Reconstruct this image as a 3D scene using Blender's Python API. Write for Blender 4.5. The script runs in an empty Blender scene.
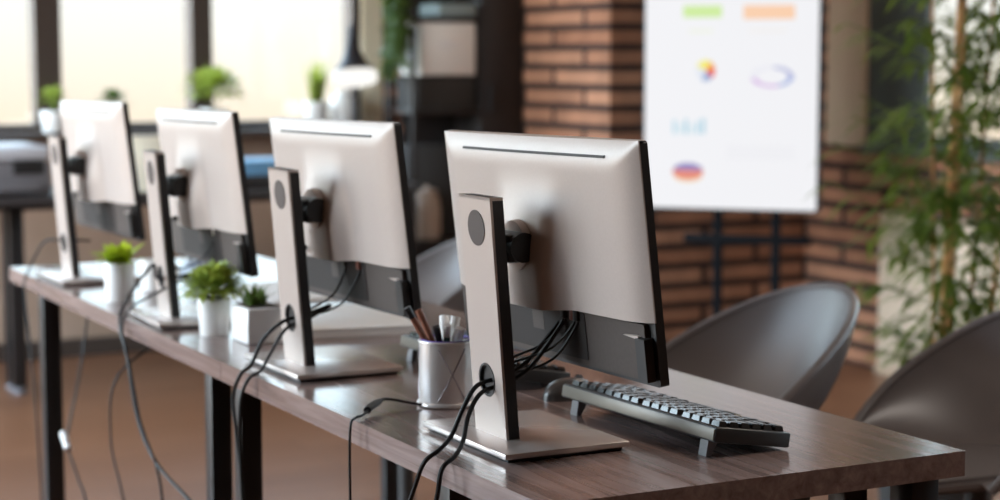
import bpy, bmesh, math, random
from mathutils import Vector, Matrix
R = math.radians
PI = math.pi
sc = bpy.context.scene
COL = sc.collection
random.seed(7)

# ------------------------------------------------------------------ materials
def mat(name, col, rough=0.5, metal=0.0, spec=0.5, emit=None, estr=0.0, coat=0.0):
    m = bpy.data.materials.new(name); m.use_nodes = True
    b = m.node_tree.nodes['Principled BSDF']
    b.inputs['Base Color'].default_value = (*col, 1)
    b.inputs['Roughness'].default_value = rough
    b.inputs['Metallic'].default_value = metal
    b.inputs['Specular IOR Level'].default_value = spec
    b.inputs['Coat Weight'].default_value = coat
    if emit:
        b.inputs['Emission Color'].default_value = (*emit, 1)
        b.inputs['Emission Strength'].default_value = estr
    return m

def nodes(m):
    nt = m.node_tree
    return nt, nt.nodes, nt.links, nt.nodes['Principled BSDF']

def add_noise(m, scale, c1, c2, stretch=(1, 1, 1), bump=0.0, detail=4, lo=0.35, hi=0.65):
    nt, N, L, b = nodes(m)
    tc = N.new('ShaderNodeTexCoord'); mp = N.new('ShaderNodeMapping'); mp.inputs['Scale'].default_value = stretch
    nz = N.new('ShaderNodeTexNoise'); nz.inputs['Scale'].default_value = scale; nz.inputs['Detail'].default_value = detail
    cr = N.new('ShaderNodeValToRGB')
    cr.color_ramp.elements[0].position = lo; cr.color_ramp.elements[1].position = hi
    cr.color_ramp.elements[0].color = (*c1, 1); cr.color_ramp.elements[1].color = (*c2, 1)
    L.new(tc.outputs['Object'], mp.inputs['Vector']); L.new(mp.outputs['Vector'], nz.inputs['Vector'])
    L.new(nz.outputs['Fac'], cr.inputs['Fac']); L.new(cr.outputs['Color'], b.inputs['Base Color'])
    if bump:
        bp = N.new('ShaderNodeBump'); bp.inputs['Strength'].default_value = bump; bp.inputs['Distance'].default_value = 0.002
        L.new(nz.outputs['Fac'], bp.inputs['Height']); L.new(bp.outputs['Normal'], b.inputs['Normal'])
    return m

def brick_mat(name, c1, c2, mortar):
    m = mat(name, c1, 0.85)
    nt, N, L, b = nodes(m)
    tc = N.new('ShaderNodeTexCoord'); sp = N.new('ShaderNodeSeparateXYZ'); ad = N.new('ShaderNodeMath'); ad.operation = 'ADD'
    cb = N.new('ShaderNodeCombineXYZ'); br = N.new('ShaderNodeTexBrick')
    L.new(tc.outputs['Object'], sp.inputs[0]); L.new(sp.outputs['X'], ad.inputs[0]); L.new(sp.outputs['Y'], ad.inputs[1])
    L.new(ad.outputs[0], cb.inputs['X']); L.new(sp.outputs['Z'], cb.inputs['Y']); L.new(cb.outputs[0], br.inputs['Vector'])
    br.inputs['Color1'].default_value = (*c1, 1); br.inputs['Color2'].default_value = (*c2, 1); br.inputs['Mortar'].default_value = (*mortar, 1)
    br.inputs['Scale'].default_value = 1.0; br.inputs['Brick Width'].default_value = 0.50; br.inputs['Row Height'].default_value = 0.079
    br.inputs['Mortar Size'].default_value = 0.016; br.inputs['Mortar Smooth'].default_value = 0.2; br.inputs['Bias'].default_value = -0.1
    nz = N.new('ShaderNodeTexNoise'); nz.inputs['Scale'].default_value = 9; nz.inputs['Detail'].default_value = 5
    mx = N.new('ShaderNodeMixRGB'); mx.blend_type = 'OVERLAY'; mx.inputs['Fac'].default_value = 0.5
    L.new(tc.outputs['Object'], nz.inputs['Vector']); L.new(br.outputs['Color'], mx.inputs[1]); L.new(nz.outputs['Fac'], mx.inputs[2])
    L.new(mx.outputs[0], b.inputs['Base Color'])
    bp = N.new('ShaderNodeBump'); bp.inputs['Strength'].default_value = 0.9; bp.inputs['Distance'].default_value = 0.012; bp.invert = True
    L.new(br.outputs['Fac'], bp.inputs['Height']); L.new(bp.outputs['Normal'], b.inputs['Normal'])
    return m

def wood_mat(name, c1, c2, c3, rough, axis='Y', spec=0.5):
    m = mat(name, c1, rough, spec=spec)
    nt, N, L, b = nodes(m)
    tc = N.new('ShaderNodeTexCoord'); mp = N.new('ShaderNodeMapping')
    mp.inputs['Scale'].default_value = {'Y': (38, 1.6, 38), 'X': (1.6, 38, 38), 'Z': (38, 38, 1.6)}[axis]
    nz = N.new('ShaderNodeTexNoise'); nz.inputs['Scale'].default_value = 1.6; nz.inputs['Detail'].default_value = 7; nz.inputs['Roughness'].default_value = 0.62
    nz.inputs['Distortion'].default_value = 0.6
    cr = N.new('ShaderNodeValToRGB'); e = cr.color_ramp.elements
    e[0].position = 0.3; e[0].color = (*c1, 1); e[1].position = 0.72; e[1].color = (*c3, 1)
    k = e.new(0.5); k.color = (*c2, 1)
    L.new(tc.outputs['Object'], mp.inputs[0]); L.new(mp.outputs[0], nz.inputs['Vector']); L.new(nz.outputs['Fac'], cr.inputs[0]); L.new(cr.outputs[0], b.inputs['Base Color'])
    bp = N.new('ShaderNodeBump'); bp.inputs['Strength'].default_value = 0.12; bp.inputs['Distance'].default_value = 0.001
    L.new(nz.outputs['Fac'], bp.inputs['Height']); L.new(bp.outputs['Normal'], b.inputs['Normal'])
    return m

def plank_mat(name):
    m = mat(name, (.3, .15, .08), 0.38)
    nt, N, L, b = nodes(m)
    tc = N.new('ShaderNodeTexCoord'); br = N.new('ShaderNodeTexBrick')
    br.inputs['Color1'].default_value = (.17, .072, .034, 1); br.inputs['Color2'].default_value = (.215, .097, .049, 1); br.inputs['Mortar'].default_value = (.13, .06, .03, 1)
    br.inputs['Scale'].default_value = 1; br.inputs['Brick Width'].default_value = 1.4; br.inputs['Row Height'].default_value = 0.14; br.inputs['Mortar Size'].default_value = 0.003
    mp = N.new('ShaderNodeMapping'); mp.inputs['Scale'].default_value = (2, 40, 1)
    nz = N.new('ShaderNodeTexNoise'); nz.inputs['Scale'].default_value = 1.2; nz.inputs['Detail'].default_value = 6
    mx = N.new('ShaderNodeMixRGB'); mx.blend_type = 'OVERLAY'; mx.inputs['Fac'].default_value = 0.35
    L.new(tc.outputs['Object'], br.inputs['Vector']); L.new(tc.outputs['Object'], mp.inputs[0]); L.new(mp.outputs[0], nz.inputs['Vector'])
    L.new(br.outputs['Color'], mx.inputs[1]); L.new(nz.outputs['Fac'], mx.inputs[2]); L.new(mx.outputs[0], b.inputs['Base Color'])
    return m

def glass_mat(name):
    m = bpy.data.materials.new(name); m.use_nodes = True
    nt = m.node_tree; nt.nodes.clear()
    o = nt.nodes.new('ShaderNodeOutputMaterial'); mx = nt.nodes.new('ShaderNodeMixShader')
    t = nt.nodes.new('ShaderNodeBsdfTransparent'); g = nt.nodes.new('ShaderNodeBsdfGlossy')
    t.inputs[0].default_value = (.97, .98, .97, 1); g.inputs['Roughness'].default_value = 0.03
    mx.inputs[0].default_value = 0.05
    nt.links.new(t.outputs[0], mx.inputs[1]); nt.links.new(g.outputs[0], mx.inputs[2]); nt.links.new(mx.outputs[0], o.inputs[0])
    return m

def emis(name, col, s=1.0):
    m = mat(name, (0, 0, 0), 0.4, spec=0.2, emit=col, estr=s)
    return m

def leaf_mat(name, c1, c2, trans=0.35):
    m = mat(name, c1, 0.45)
    add_noise(m, 14, c1, c2, lo=.3, hi=.7)
    nt, N, L, b = nodes(m)
    out = [n for n in N if n.type == 'OUTPUT_MATERIAL'][0]
    tr = N.new('ShaderNodeBsdfTranslucent'); tr.inputs[0].default_value = (c2[0]*1.5, c2[1]*1.4, c2[2], 1)
    mx = N.new('ShaderNodeMixShader'); mx.inputs[0].default_value = trans
    L.new(b.outputs[0], mx.inputs[1]); L.new(tr.outputs[0], mx.inputs[2]); L.new(mx.outputs[0], out.inputs[0])
    return m

M = {}
M['silver'] = add_noise(mat('silver_plastic', (.49, .41, .365), 0.42, 0.12), 300, (.485, .405, .36), (.502, .42, .375))
M['silver_metal'] = mat('brushed_silver', (.50, .42, .375), 0.38, 0.25)
M['base_metal'] = mat('stand_base_metal', (.60, .52, .48), 0.27, 0.55)
M['black'] = mat('black_plastic', (.012, .011, .011), 0.45)
M['gloss_black'] = mat('gloss_black_panel', (.008, .008, .009), 0.12)
M['recess'] = add_noise(mat('grey_recess_plastic', (.072, .055, .047), 0.6, spec=.3), 200, (.07, .053, .045), (.076, .058, .05))
M['recess_dark'] = mat('dark_recess_plastic', (.022, .016, .014), 0.6, spec=.3)
M['slot'] = mat('vent_dark', (.05, .043, .04), 0.7)
M['disc'] = mat('stand_disc', (.095, .072, .063), 0.6, 0.0, 0.25)
M['desk'] = wood_mat('walnut_laminate_top', (.135, .091, .081), (.215, .150, .134), (.30, .218, .198), 0.17, 'Y', 1.0)
M['legpaint'] = mat('black_steel_leg', (.022, .02, .02), 0.35, 0.3)
M['cable'] = mat('black_cable', (.012, .011, .011), 0.45, spec=.25)
M['cable_red'] = mat('red_brown_plug', (.22, .06, .035), 0.45)
M['pale'] = mat('pale_plastic', (.78, .74, .70), 0.4)
M['white'] = mat('white_ceramic', (.86, .83, .80), 0.35)
M['paper'] = mat('white_paper', (.88, .86, .84), 0.7)
M['soil'] = add_noise(mat('potting_soil', (.04, .025, .015), 0.9), 60, (.03, .018, .01), (.07, .045, .03))
M['kcase'] = mat('keyboard_case', (.022, .02, .019), 0.4)
M['kback'] = mat('keyboard_back_edge', (.18, .15, .115), 0.4, 0.2)
M['keycap'] = mat('keycap', (.02, .018, .017), 0.21)
M['kfoot'] = mat('keyboard_foot', (.22, .20, .195), 0.5)
M['mesh_metal'] = mat('silver_cup_metal', (.66, .61, .58), 0.33, 0.5)
M['cup_dark'] = mat('cup_wire', (.36, .31, .32), 0.45, 0.4)
M['violet'] = mat('violet_rim', (.10, .05, .32), 0.4)
M['pencil'] = add_noise(mat('pencil_wood', (.30, .10, .05), 0.5), 30, (.25, .08, .04), (.36, .14, .08))
M['penblack'] = mat('pen_black', (.015, .015, .017), 0.35)
M['pengreen'] = mat('pen_green', (.02, .10, .05), 0.35)
M['chair'] = mat('grey_chair_shell', (.135, .118, .115), 0.36, spec=0.5)
M['chairleg'] = mat('chair_leg_black', (.03, .025, .022), 0.5)
M['brick'] = brick_mat('red_brown_brick', (.42, .20, .115), (.30, .125, .065), (.035, .014, .009))
M['brickback'] = M['brick']
M['floor'] = plank_mat('plank_floor')
M['plaster'] = add_noise(mat('beige_plaster', (.40, .265, .19), 0.8), 6, (.375, .25, .175), (.43, .29, .21))
M['cream'] = mat('cream_paint', (.92, .80, .58), 0.7)
M['ceiling'] = mat('ceiling_paint', (.32, .29, .26), 0.9)
M['winframe'] = mat('dark_brown_frame', (.055, .036, .027), 0.5)
M['greenframe'] = mat('dark_grey_green_frame', (.055, .066, .058), 0.5)
M['jamb'] = wood_mat('brown_wood_jamb', (.46, .33, .22), (.52, .38, .265), (.58, .44, .31), 0.5, 'Z')
M['glass'] = glass_mat('window_glass')
M['panel'] = mat('cream_panel', (.62, .48, .35), 0.6)
M['leaf1'] = leaf_mat('leaf_mid_green', (.16, .25, .035), (.38, .46, .10))
M['leaf2'] = leaf_mat('leaf_dark_green', (.035, .07, .018), (.10, .16, .04))
M['leaf3'] = leaf_mat('leaf_lime', (.28, .40, .02), (.50, .62, .05))
M['leafb'] = leaf_mat('bamboo_leaf', (.045, .085, .014), (.15, .21, .035), 0.4)
M['cane'] = add_noise(mat('bamboo_cane', (.46, .20, .05), 0.45), 8, (.42, .17, .035), (.52, .26, .07))
M['tvblack'] = mat('display_housing', (.015, .015, .016), 0.4)
M['screen'] = emis('display_screen_white', (.93, .93, .96), .50)
M['standsteel'] = mat('display_stand_steel', (.008, .009, .011), 0.7, spec=.08)
M['shelfdark'] = mat('dark_shelf_board', (.018, .013, .012), 0.5)
M['greybox'] = mat('grey_box', (.055, .052, .05), 0.95, spec=0.1)
M['palebox'] = mat('pale_box', (.92, .89, .84), 0.6)
M['teal'] = mat('teal_grey_box', (.26, .33, .33), 0.6)
M['beige'] = mat('beige_pot', (.42, .34, .28), 0.7)
M['printer'] = mat('printer_grey', (.17, .16, .17), 0.5)
M['printer2'] = mat('printer_lid', (.62, .62, .66), 0.35)
M['blue'] = mat('blue_folder', (.13, .30, .48), 0.5)
M['lampmetal'] = mat('lamp_dark_metal', (.035, .035, .04), 0.4, 0.4)
M['lampglow'] = emis('lamp_diffuser', (1.0, .98, .93), .56)
M['creamcard'] = mat('cream_card', (.95, .88, .72), 0.7)
M['fartable'] = mat('dark_table_top', (.035, .03, .03), 0.4)
M['mouse'] = mat('mouse_grey', (.07, .065, .065), 0.25, 0.2)
M['bluegrey'] = mat('blue_grey_plastic', (.42, .47, .56), 0.3)
M['tower'] = mat('phone_blue', (.10, .16, .26), 0.25)

# ------------------------------------------------------------------ mesh helpers
def bm_new(): return bmesh.new()

def add_box(bm, c, s, bev=0.0, rot=None, seg=2):
    r = bmesh.ops.create_cube(bm, size=1.0)
    vs = r['verts']
    mt = Matrix.Translation(Vector(c)) @ (rot.to_4x4() if rot else Matrix.Identity(4)) @ Matrix.Diagonal((*s, 1))
    bmesh.ops.transform(bm, matrix=mt, verts=vs)
    if bev:
        es = list({e for v in vs for e in v.link_edges})
        bmesh.ops.bevel(bm, geom=es, offset=bev, segments=seg, affect='EDGES', profile=0.5)
    return bm

def add_lathe(bm, prof, n=32, c=(0, 0, 0), close=True):
    rings = []
    for r, z in prof:
        if r < 1e-5:
            rings.append([bm.verts.new((c[0], c[1], c[2]+z))])
        else:
            rings.append([bm.verts.new((c[0]+r*math.cos(2*PI*i/n), c[1]+r*math.sin(2*PI*i/n), c[2]+z)) for i in range(n)])
    for a, b in zip(rings, rings[1:]):
        for i in range(n):
            j = (i+1) % n
            if len(a) == 1 and len(b) == 1: continue
            if len(a) == 1: bm.faces.new((a[0], b[j], b[i]))
            elif len(b) == 1: bm.faces.new((a[i], a[j], b[0]))
            else: bm.faces.new((a[i], a[j], b[j], b[i]))
    return bm

def smooth_path(pts, sub=8):
    P = [Vector(p) for p in pts]
    out = []
    for i in range(len(P)-1):
        p0 = P[max(i-1, 0)]; p1 = P[i]; p2 = P[i+1]; p3 = P[min(i+2, len(P)-1)]
        for k in range(sub):
            t = k/sub
            out.append(0.5*((2*p1)+(-p0+p2)*t+(2*p0-5*p1+4*p2-p3)*t*t+(-p0+3*p1-3*p2+p3)*t**3))
    out.append(P[-1])
    return out

def add_tube(bm, pts, r, n=8, sub=8, cap=True):
    P = smooth_path(pts, sub) if sub > 1 else [Vector(p) for p in pts]
    rad = r if callable(r) else (lambda t: r)
    rings = []; up = Vector((0.13, 0.21, 1)).normalized()
    prev = None
    for i, p in enumerate(P):
        d = (P[min(i+1, len(P)-1)]-P[max(i-1, 0)]).normalized()
        if prev is None:
            s = d.cross(up)
            if s.length < 1e-3: s = d.cross(Vector((1, 0, 0)))
        else:
            s = prev-d*prev.dot(d)
        s.normalize(); prev = s; t = d.cross(s)
        rr = rad(i/(len(P)-1))
        rings.append([bm.verts.new(p+(s*math.cos(2*PI*k/n)+t*math.sin(2*PI*k/n))*rr) for k in range(n)])
    for a, b in zip(rings, rings[1:]):
        for k in range(n):
            bm.faces.new((a[k], a[(k+1) % n], b[(k+1) % n], b[k]))
    if cap:
        bm.faces.new(rings[0][::-1]); bm.faces.new(rings[-1])
    return bm

def add_prism(bm, poly, f0, f1):
    """poly of 2D points, f0/f1 map 2D -> 3D on the two faces"""
    a = [bm.verts.new(f0(*p)) for p in poly]; b = [bm.verts.new(f1(*p)) for p in poly]
    bm.faces.new(a); bm.faces.new(b[::-1])
    n = len(poly)
    for i in range(n):
        bm.faces.new((a[i], b[i], b[(i+1) % n], a[(i+1) % n]))
    return bm

def rrect(w, h, r, n=5, cx=0, cy=0):
    out = []
    for sx, sy, a0 in ((1, 1, 0), (-1, 1, 90), (-1, -1, 180), (1, -1, 270)):
        for k in range(n+1):
            a = R(a0+90*k/n)
            out.append((cx+sx*(w/2-r)+r*math.cos(a), cy+sy*(h/2-r)+r*math.sin(a)))
    return out

def circ(r, n=32, cx=0, cy=0): return [(cx+r*math.cos(2*PI*i/n), cy+r*math.sin(2*PI*i/n)) for i in range(n)]

def add_leaf(bm, base, d, length, width, bend=0.3, nrm=None, seg=3):
    d = Vector(d).normalized(); base = Vector(base)
    up = Vector((0, 0, 1)) if nrm is None else nrm
    s = d.cross(up)
    if s.length < 1e-3: s = Vector((1, 0, 0))
    s.normalize(); t = s.cross(d)
    L = []; Rr = []
    for i in range(seg+1):
        f = i/seg
        w = width*0.5*math.sin(PI*min(0.98, 0.08+0.92*f)**0.8)
        p = base+d*length*f-t*(-1)*0-Vector((0, 0, 1))*bend*length*f*f
        L.append(bm.verts.new(p-s*w)); Rr.append(bm.verts.new(p+s*w))
    for i in range(seg):
        bm.faces.new((L[i], Rr[i], Rr[i+1], L[i+1]))

def obj(name, bm, m, parent=None, smooth=True, label=None, angle=35, loc=None, rot=None, recalc=True):
    if recalc: bmesh.ops.recalc_face_normals(bm, faces=bm.faces)
    me = bpy.data.meshes.new(name); bm.to_mesh(me); bm.free()
    mats = m if isinstance(m, (list, tuple)) else [m]
    for k in mats: me.materials.append(k)
    if smooth:
        for p in me.polygons: p.use_smooth = True
        me.set_sharp_from_angle(angle=R(angle))
    o = bpy.data.objects.new(name, me); COL.objects.link(o)
    if parent: o.parent = parent
    if loc: o.location = loc
    if rot: o.rotation_euler = rot
    if label: o['label'] = label
    return o

def tag(o, label, cat, group=None, kind=None):
    o['label'] = label; o['category'] = cat
    if group: o['group'] = group
    if kind: o['kind'] = kind
    return o

def thing(name, label, cat, loc=(0, 0, 0), rz=0, group=None):
    o = bpy.data.objects.new(name, None); COL.objects.link(o)
    o.empty_display_size = 0.05
    o.location = loc; o.rotation_euler = (0, 0, rz)
    return tag(o, label, cat, group)

def copy_tree(o, parent=None):
    c = o.copy(); COL.objects.link(c)
    if parent: c.parent = parent
    for ch in list(o.children): copy_tree(ch, c)
    return c

def struct(name, bm, m, smooth=False, parent=None):
    o = obj(name, bm, m, parent, smooth)
    if parent is None: o['kind'] = 'structure'
    return o

def bx(c0, c1, bev=0.0, bm=None):
    bm = bm or bm_new()
    return add_box(bm, [(a+b)/2 for a, b in zip(c0, c1)], [abs(b-a) for a, b in zip(c0, c1)], bev)

T = 0.74   # desk height

# ------------------------------------------------------------------ the room
struct('floor', bx((-2.4, -3.0, -0.1), (6.2, 8.0, 0)), M['floor'])
struct('ceiling', bx((-2.4, -3.0, 3.0), (6.2, 7.6, 3.12)), M['ceiling'])
YB = 7.43
# back wall: plaster below the sill, header above, brick strip right of the windows
bm = bx((-2.4, YB, 0), (3.30, YB+.22, .90)); bx((-2.4, YB, 2.62), (3.30, YB+.22, 3.0), bm=bm)
struct('wall_back', bm, M['plaster'])
struct('wall_back_brick', bx((3.30, YB-.01, 0), (3.683, YB+.22, 3.0)), M['brick'])
struct('wall_pillar', bx((3.683, 6.12, 0), (4.85, YB+.22, 3.0)), M['brick'])
struct('baseboard_back', bx((-2.4, YB-.02, 0), (3.30, YB, .075), .004), M['winframe'])
struct('trim_1', bx((-2.4, YB-.14, .895), (3.20, YB+.2, .925), .005), M['winframe'])           # window sill board
struct('trim_2', bx((3.205, YB-.012, .90), (3.30, YB+.2, 2.62), .004), M['cream'])             # cream reveal beside the last window
wx = [(-2.0, -1.35), (-1.25, -0.62), (-0.52, 0.10), (0.20, 0.80), (1.15, 1.78), (1.885, 2.435), (2.523, 3.16)]
xs = [-2.2]+[v for ab in wx for v in ab]+[3.2]
for i, (a, b) in enumerate(wx):
    bm = bm_new()
    la = xs[2*i]; lb = xs[2*i+3]
    l0 = a-(a-la)/2 if i else -2.3
    r0 = b+(lb-b)/2 if i < len(wx)-1 else 3.193
    bx((l0, YB, .925), (a, YB+.10, 2.62), bm=bm); bx((b, YB, .925), (r0, YB+.10, 2.62), bm=bm)
    bx((a, YB, .925), (b, YB+.10, .955), bm=bm); bx((a, YB, 2.54), (b, YB+.10, 2.62), bm=bm)
    w = struct('window_%d' % (i+1), bm, M['winframe'])
    struct('pane', bx((a, YB+.045, .955), (b, YB+.051, 2.54)), M['glass'], parent=w)

XR = 4.63
# right wall (faces -X): brick below the sill, window above
bm = bx((XR, -3.0, 0), (XR+.22, 6.12, .875)); bx((XR, -3.0, 2.6), (XR+.22, 6.12, 3.0), bm=bm); bx((XR, 5.97, .875), (XR+.22, 6.12, 2.6), bm=bm); bx((XR, -3.0, .875), (XR+.22, 0.2, 2.6), bm=bm)
struct('wall_right', bm, M['brick'])
struct('trim_3', bx((XR-.02, 5.735, .875), (XR+.05, 5.97, 2.6), .004), M['jamb'])
struct('trim_4', bx((XR-.03, 0.2, .85), (XR+.2, 5.735, .885), .004), M['greenframe'])
openings = [(5.40, 4.62), (4.36, 3.5), (3.3, 2.4), (2.2, 1.3), (1.1, .3)]
edges = [5.735]+[v for ab in openings for v in ab]+[.2]
for i, (a, b) in enumerate(openings):
    bm = bm_new()
    hi = edges[0] if i == 0 else (openings[i-1][1]+a)/2
    lo = .2 if i == len(openings)-1 else (b+openings[i+1][0])/2
    bx((XR, a, .885), (XR+.03, hi, 2.6), bm=bm); bx((XR, lo, .885), (XR+.03, b, 2.6), bm=bm)
    bx((XR, b, .885), (XR+.03, a, .93), bm=bm); bx((XR, b, 2.52), (XR+.03, a, 2.6), bm=bm)
    w = struct('window_%d' % (len(wx)+i+1), bm, M['greenframe'])
    struct('pane', bx((XR+.012, b, .93), (XR+.018, a, 2.52)), M['glass'], parent=w)
struct('trim_5', bx((XR-.05, 2.6, .03), (XR, 5.585, .63), .006), M['panel'])      # cream panel under the right window
struct('baseboard_right', bx((XR-.06, 2.6, 0), (XR, 5.585, .03), .003), M['jamb'])
# walls never in frame
struct('wall_near', bx((-2.4, -3.2, 0), (XR+.22, -3.0, 3.0)), M['brick'])
bm = bx((-2.5, -3.0, 0), (-2.4, 7.6, .35)); 
bx((-2.5, -3.0, .35), (-2.4, 3.5, 3.0), bm=bm)  # unseen solid stretch, added to keep light off faces towards -Y
for y in (5.5, 7.4): bx((-2.5, y, .35), (-2.4, y+.12, 3.0), bm=bm)
struct('wall_left', bm, M['winframe'])

# ------------------------------------------------------------------ desks
def desk(label, y0, y1, legs):
    yc = (y0+y1)/2; xc = 1.2575; W = .601
    t = thing('desk', label, 'desk', (xc, yc, 0), 0, 'walnut desks in one long row')
    hx = W/2; hy = (y1-y0)/2
    obj('tabletop', add_box(bm_new(), (0, 0, T-.016), (W, y1-y0-.001, .032), 0), M['desk'], t)
    for x, y, w in legs:
        b = add_box(bm_new(), (x-xc, y-yc, (T-.032)/2+.004), (w, w, T-.032-.008), .003)
        l = obj('leg', b, M['legpaint'], t)
        obj('foot_cap', add_box(bm_new(), (x-xc, y-yc, .004), (w*.9, w*.9, .008), .001), M['black'], l)
    ly = [l[1] for l in legs]
    for x in (-.10, .10):
        obj('frame_rail', add_box(bm_new(), (x, (min(ly)+max(ly))/2-yc, T-.032-.012), (.025, max(ly)-min(ly)-.05, .024), .002), M['legpaint'], t)
    return t
desk('walnut-topped desk at the near end of the row, carrying the sharp front monitor', 1.724, 2.800,
     [(.985, 2.00, .036), (.985, 2.755, .036), (1.512, 1.765, .044), (1.435, 1.80, .036), (1.53, 2.735, .036)])
desk('walnut-topped desk at the far end of the row, carrying the blurred potted plants', 2.801, 4.30,
     [(.985, 2.90, .036), (.985, 4.04, .040), (1.53, 2.90, .036), (1.53, 3.42, .030)])

# ------------------------------------------------------------------ monitors
TA = 6.3
PW, PH = .505, .289
def make_monitor():
    root = thing('computer_monitor', '', 'monitor')
    a = R(TA); roll = R(-0.75)
    v = Vector((-math.sin(a), 0, math.cos(a))); n = Vector((-math.cos(a), 0, -math.sin(a))); u = Vector((0, 1, 0))
    c0 = Vector((.056, -.003, .104))+v*(PH/2)-Vector((0, 0, .001))
    u, v = u*math.cos(roll)+v*math.sin(roll), v*math.cos(roll)-u*math.sin(roll)
    def pt(y, z, d): return c0+u*y+v*(z-PH/2)+n*d        # panel frame: y along, z up from the bottom edge, d towards the back
    # display panel
    b = bm_new(); add_prism(b, rrect(PW, PH, .004, 3, 0, PH/2), lambda y, z: pt(y, z, 0), lambda y, z: pt(y, z, .0122))
    panel = obj('display_panel', b, M['black'], root)
    b = bm_new(); add_prism(b, rrect(PW-.016, PH-.022, .001, 1, 0, PH/2+.004), lambda y, z: pt(y, z, -.0006), lambda y, z: pt(y, z, .002))
    obj('screen', b, M['gloss_black'], panel)
    # back cover: a height field that closes to the panel at its rim
    z0, z1 = .0775, PH+.0012; w2 = PW/2+.0012
    ny, nz = 90, 60
    def ss(x): x = min(1, max(0, x)); return x*x*(3-2*x)
    def h(y, z):
        e = min((w2-abs(y))/.055, (z1-z)/.040)
        e = max(0, min(1, e))
        dome = .0130+.0115*(1-(1-e)**2.2)+.004*math.cos(y/w2*PI/2)
        q = ss((.098-abs(y))/.052) if abs(y) > .046 else 1
        q *= ss((.258-z)/.145) if z > .113 else 1
        return dome+.025*q
    b = bm_new(); g = []
    for j in range(nz+1):
        z = z0+(z1-z0)*j/nz
        g.append([b.verts.new(pt(-w2+2*w2*i/ny, z, h(-w2+2*w2*i/ny, z))) for i in range(ny+1)])
    for j in range(nz):
        for i in range(ny): b.faces.new((g[j][i], g[j][i+1], g[j+1][i+1], g[j+1][i]))
    def skirt(vs, f):
        lo = [b.verts.new(f(q)) for q in vs]
        for i in range(len(vs)-1): b.faces.new((vs[i], vs[i+1], lo[i+1], lo[i]))
    cd = lambda q: q.co-n*((q.co-c0).dot(n)-.0112)
    cdt = lambda q: q.co-n*((q.co-c0).dot(n)-.002)
    skirt(g[0], cd); skirt(g[-1], cdt); skirt([r[0] for r in g], cd); skirt([r[-1] for r in g], cd)
    cover = obj('back_cover', b, M['silver'], root, angle=40)
    # long thin vent near the top edge
    b = bm_new(); zc = PH-.0175; slot = [(-.008-.185+.370*i/24, zc-.0015) for i in range(25)]+[(-.008+.185-.370*i/24, zc+.0015) for i in range(25)]
    add_prism(b, slot, lambda y, z: pt(y, z, h(y, z)-.003), lambda y, z: pt(y, z, h(y, z)+.0016))
    obj('vent_slot', b, M['slot'], cover, label='dark slit along the top of the back')
    # lower recessed cover
    b = bm_new(); add_prism(b, rrect(PW-.03, .068, .003, 3, 0, .0405), lambda y, z: pt(y, z, .0115), lambda y, z: pt(y, z, .0185))
    low = obj('lower_cover', b, M['recess'], root, label='dark grey lower back with the port bay')
    b = bm_new(); add_prism(b, rrect(.26, .060, .003, 3, .03, .0435), lambda y, z: pt(y, z, .017), lambda y, z: pt(y, z, .0195))
    obj('port_bay', b, M['recess_dark'], low)
    b = bm_new(); add_prism(b, rrect(.030, .024, .001, 2, .02, .052), lambda y, z: pt(y, z, .019), lambda y, z: pt(y, z, .0199))
    obj('rating_sticker', b, M['recess'], low)
    b = bm_new(); add_prism(b, rrect(.020, .052, .0015, 2, -PW/2+.016, .033), lambda y, z: pt(y, z, .014), lambda y, z: pt(y, z, .026))
    obj('control_block', b, M['black'], low, label='black button block at the lower corner')
    b = bm_new(); add_prism(b, [(-PW/2+.024, .0565), (-PW/2+.058, .0590), (-PW/2+.030, .0610), (-PW/2+.024, .0600)], lambda y, z: pt(y, z, .017), lambda y, z: pt(y, z, .0225))
    obj('button', b, M['silver'], low)
    # mounting plate, tilt hub and arm
    zh = .156
    b = bm_new(); add_prism(b, circ(.032, 36, 0, zh), lambda y, z: pt(y, z, .044), lambda y, z: pt(y, z, .0545))
    obj('mount_ring', b, M['silver_metal'], cover)
    ph = pt(0, zh, .057)
    b = bm_new(); add_tube(b, [ph+Vector((.0, -.032, 0)), ph+Vector((0, .032, 0))], .019, 20, 1)
    hub = obj('tilt_hub', b, M['black'], root)
    b = bm_new(); pa = Vector((-.034, 0, ph.z-.003)); mid = (pa+ph)/2
    add_box(b, mid, (abs(ph.x-pa.x)+.004, .052, .036), .004)
    obj('arm', b, M['black'], root)
    b = bm_new(); pk = pt(.048, z0+.014, h(.048, z0+.014)); add_tube(b, [pk-n*.002, pk+n*.010], .0042, 14, 1)
    obj('lock_knob', b, M['recess_dark'], cover)
    # stand post (leans back), light back face and black sides
    lean = -.0245/.311
    hw = .0425; zt = .3165
    def pp(y, z, d): return Vector((-.0455+lean*z+d, y, z))
    b = bm_new(); add_prism(b, rrect(2*hw, zt-.004, .004, 4, 0, (zt-.004)/2+.004), lambda y, z: pp(y, z, .0035), lambda y, z: pp(y, z, .0185))
    obj('stand_post', b, M['black'], root, label='black post of the stand')
    # back plate with the cable hole cut through
    b = bm_new(); zo = .0825; ro = .0215
    outer = []; inner = []
    N = 64
    for i in range(N):
        an = 2*PI*i/N
        for ca in [math.atan2(z_, y_) % (2*PI) for y_ in (-hw, hw) for z_ in (zt-zo, .004-zo)]:
            if abs(an-ca) <= PI/N: an = ca
        inner.append((ro*math.cos(an), zo+ro*math.sin(an)))
        dy, dz = math.cos(an), math.sin(an)
        k = min(hw/abs(dy) if abs(dy) > 1e-6 else 9, ((zt-zo) if dz > 0 else (zo-.004))/abs(dz) if abs(dz) > 1e-6 else 9)
        outer.append((k*dy, zo+k*dz))
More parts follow.
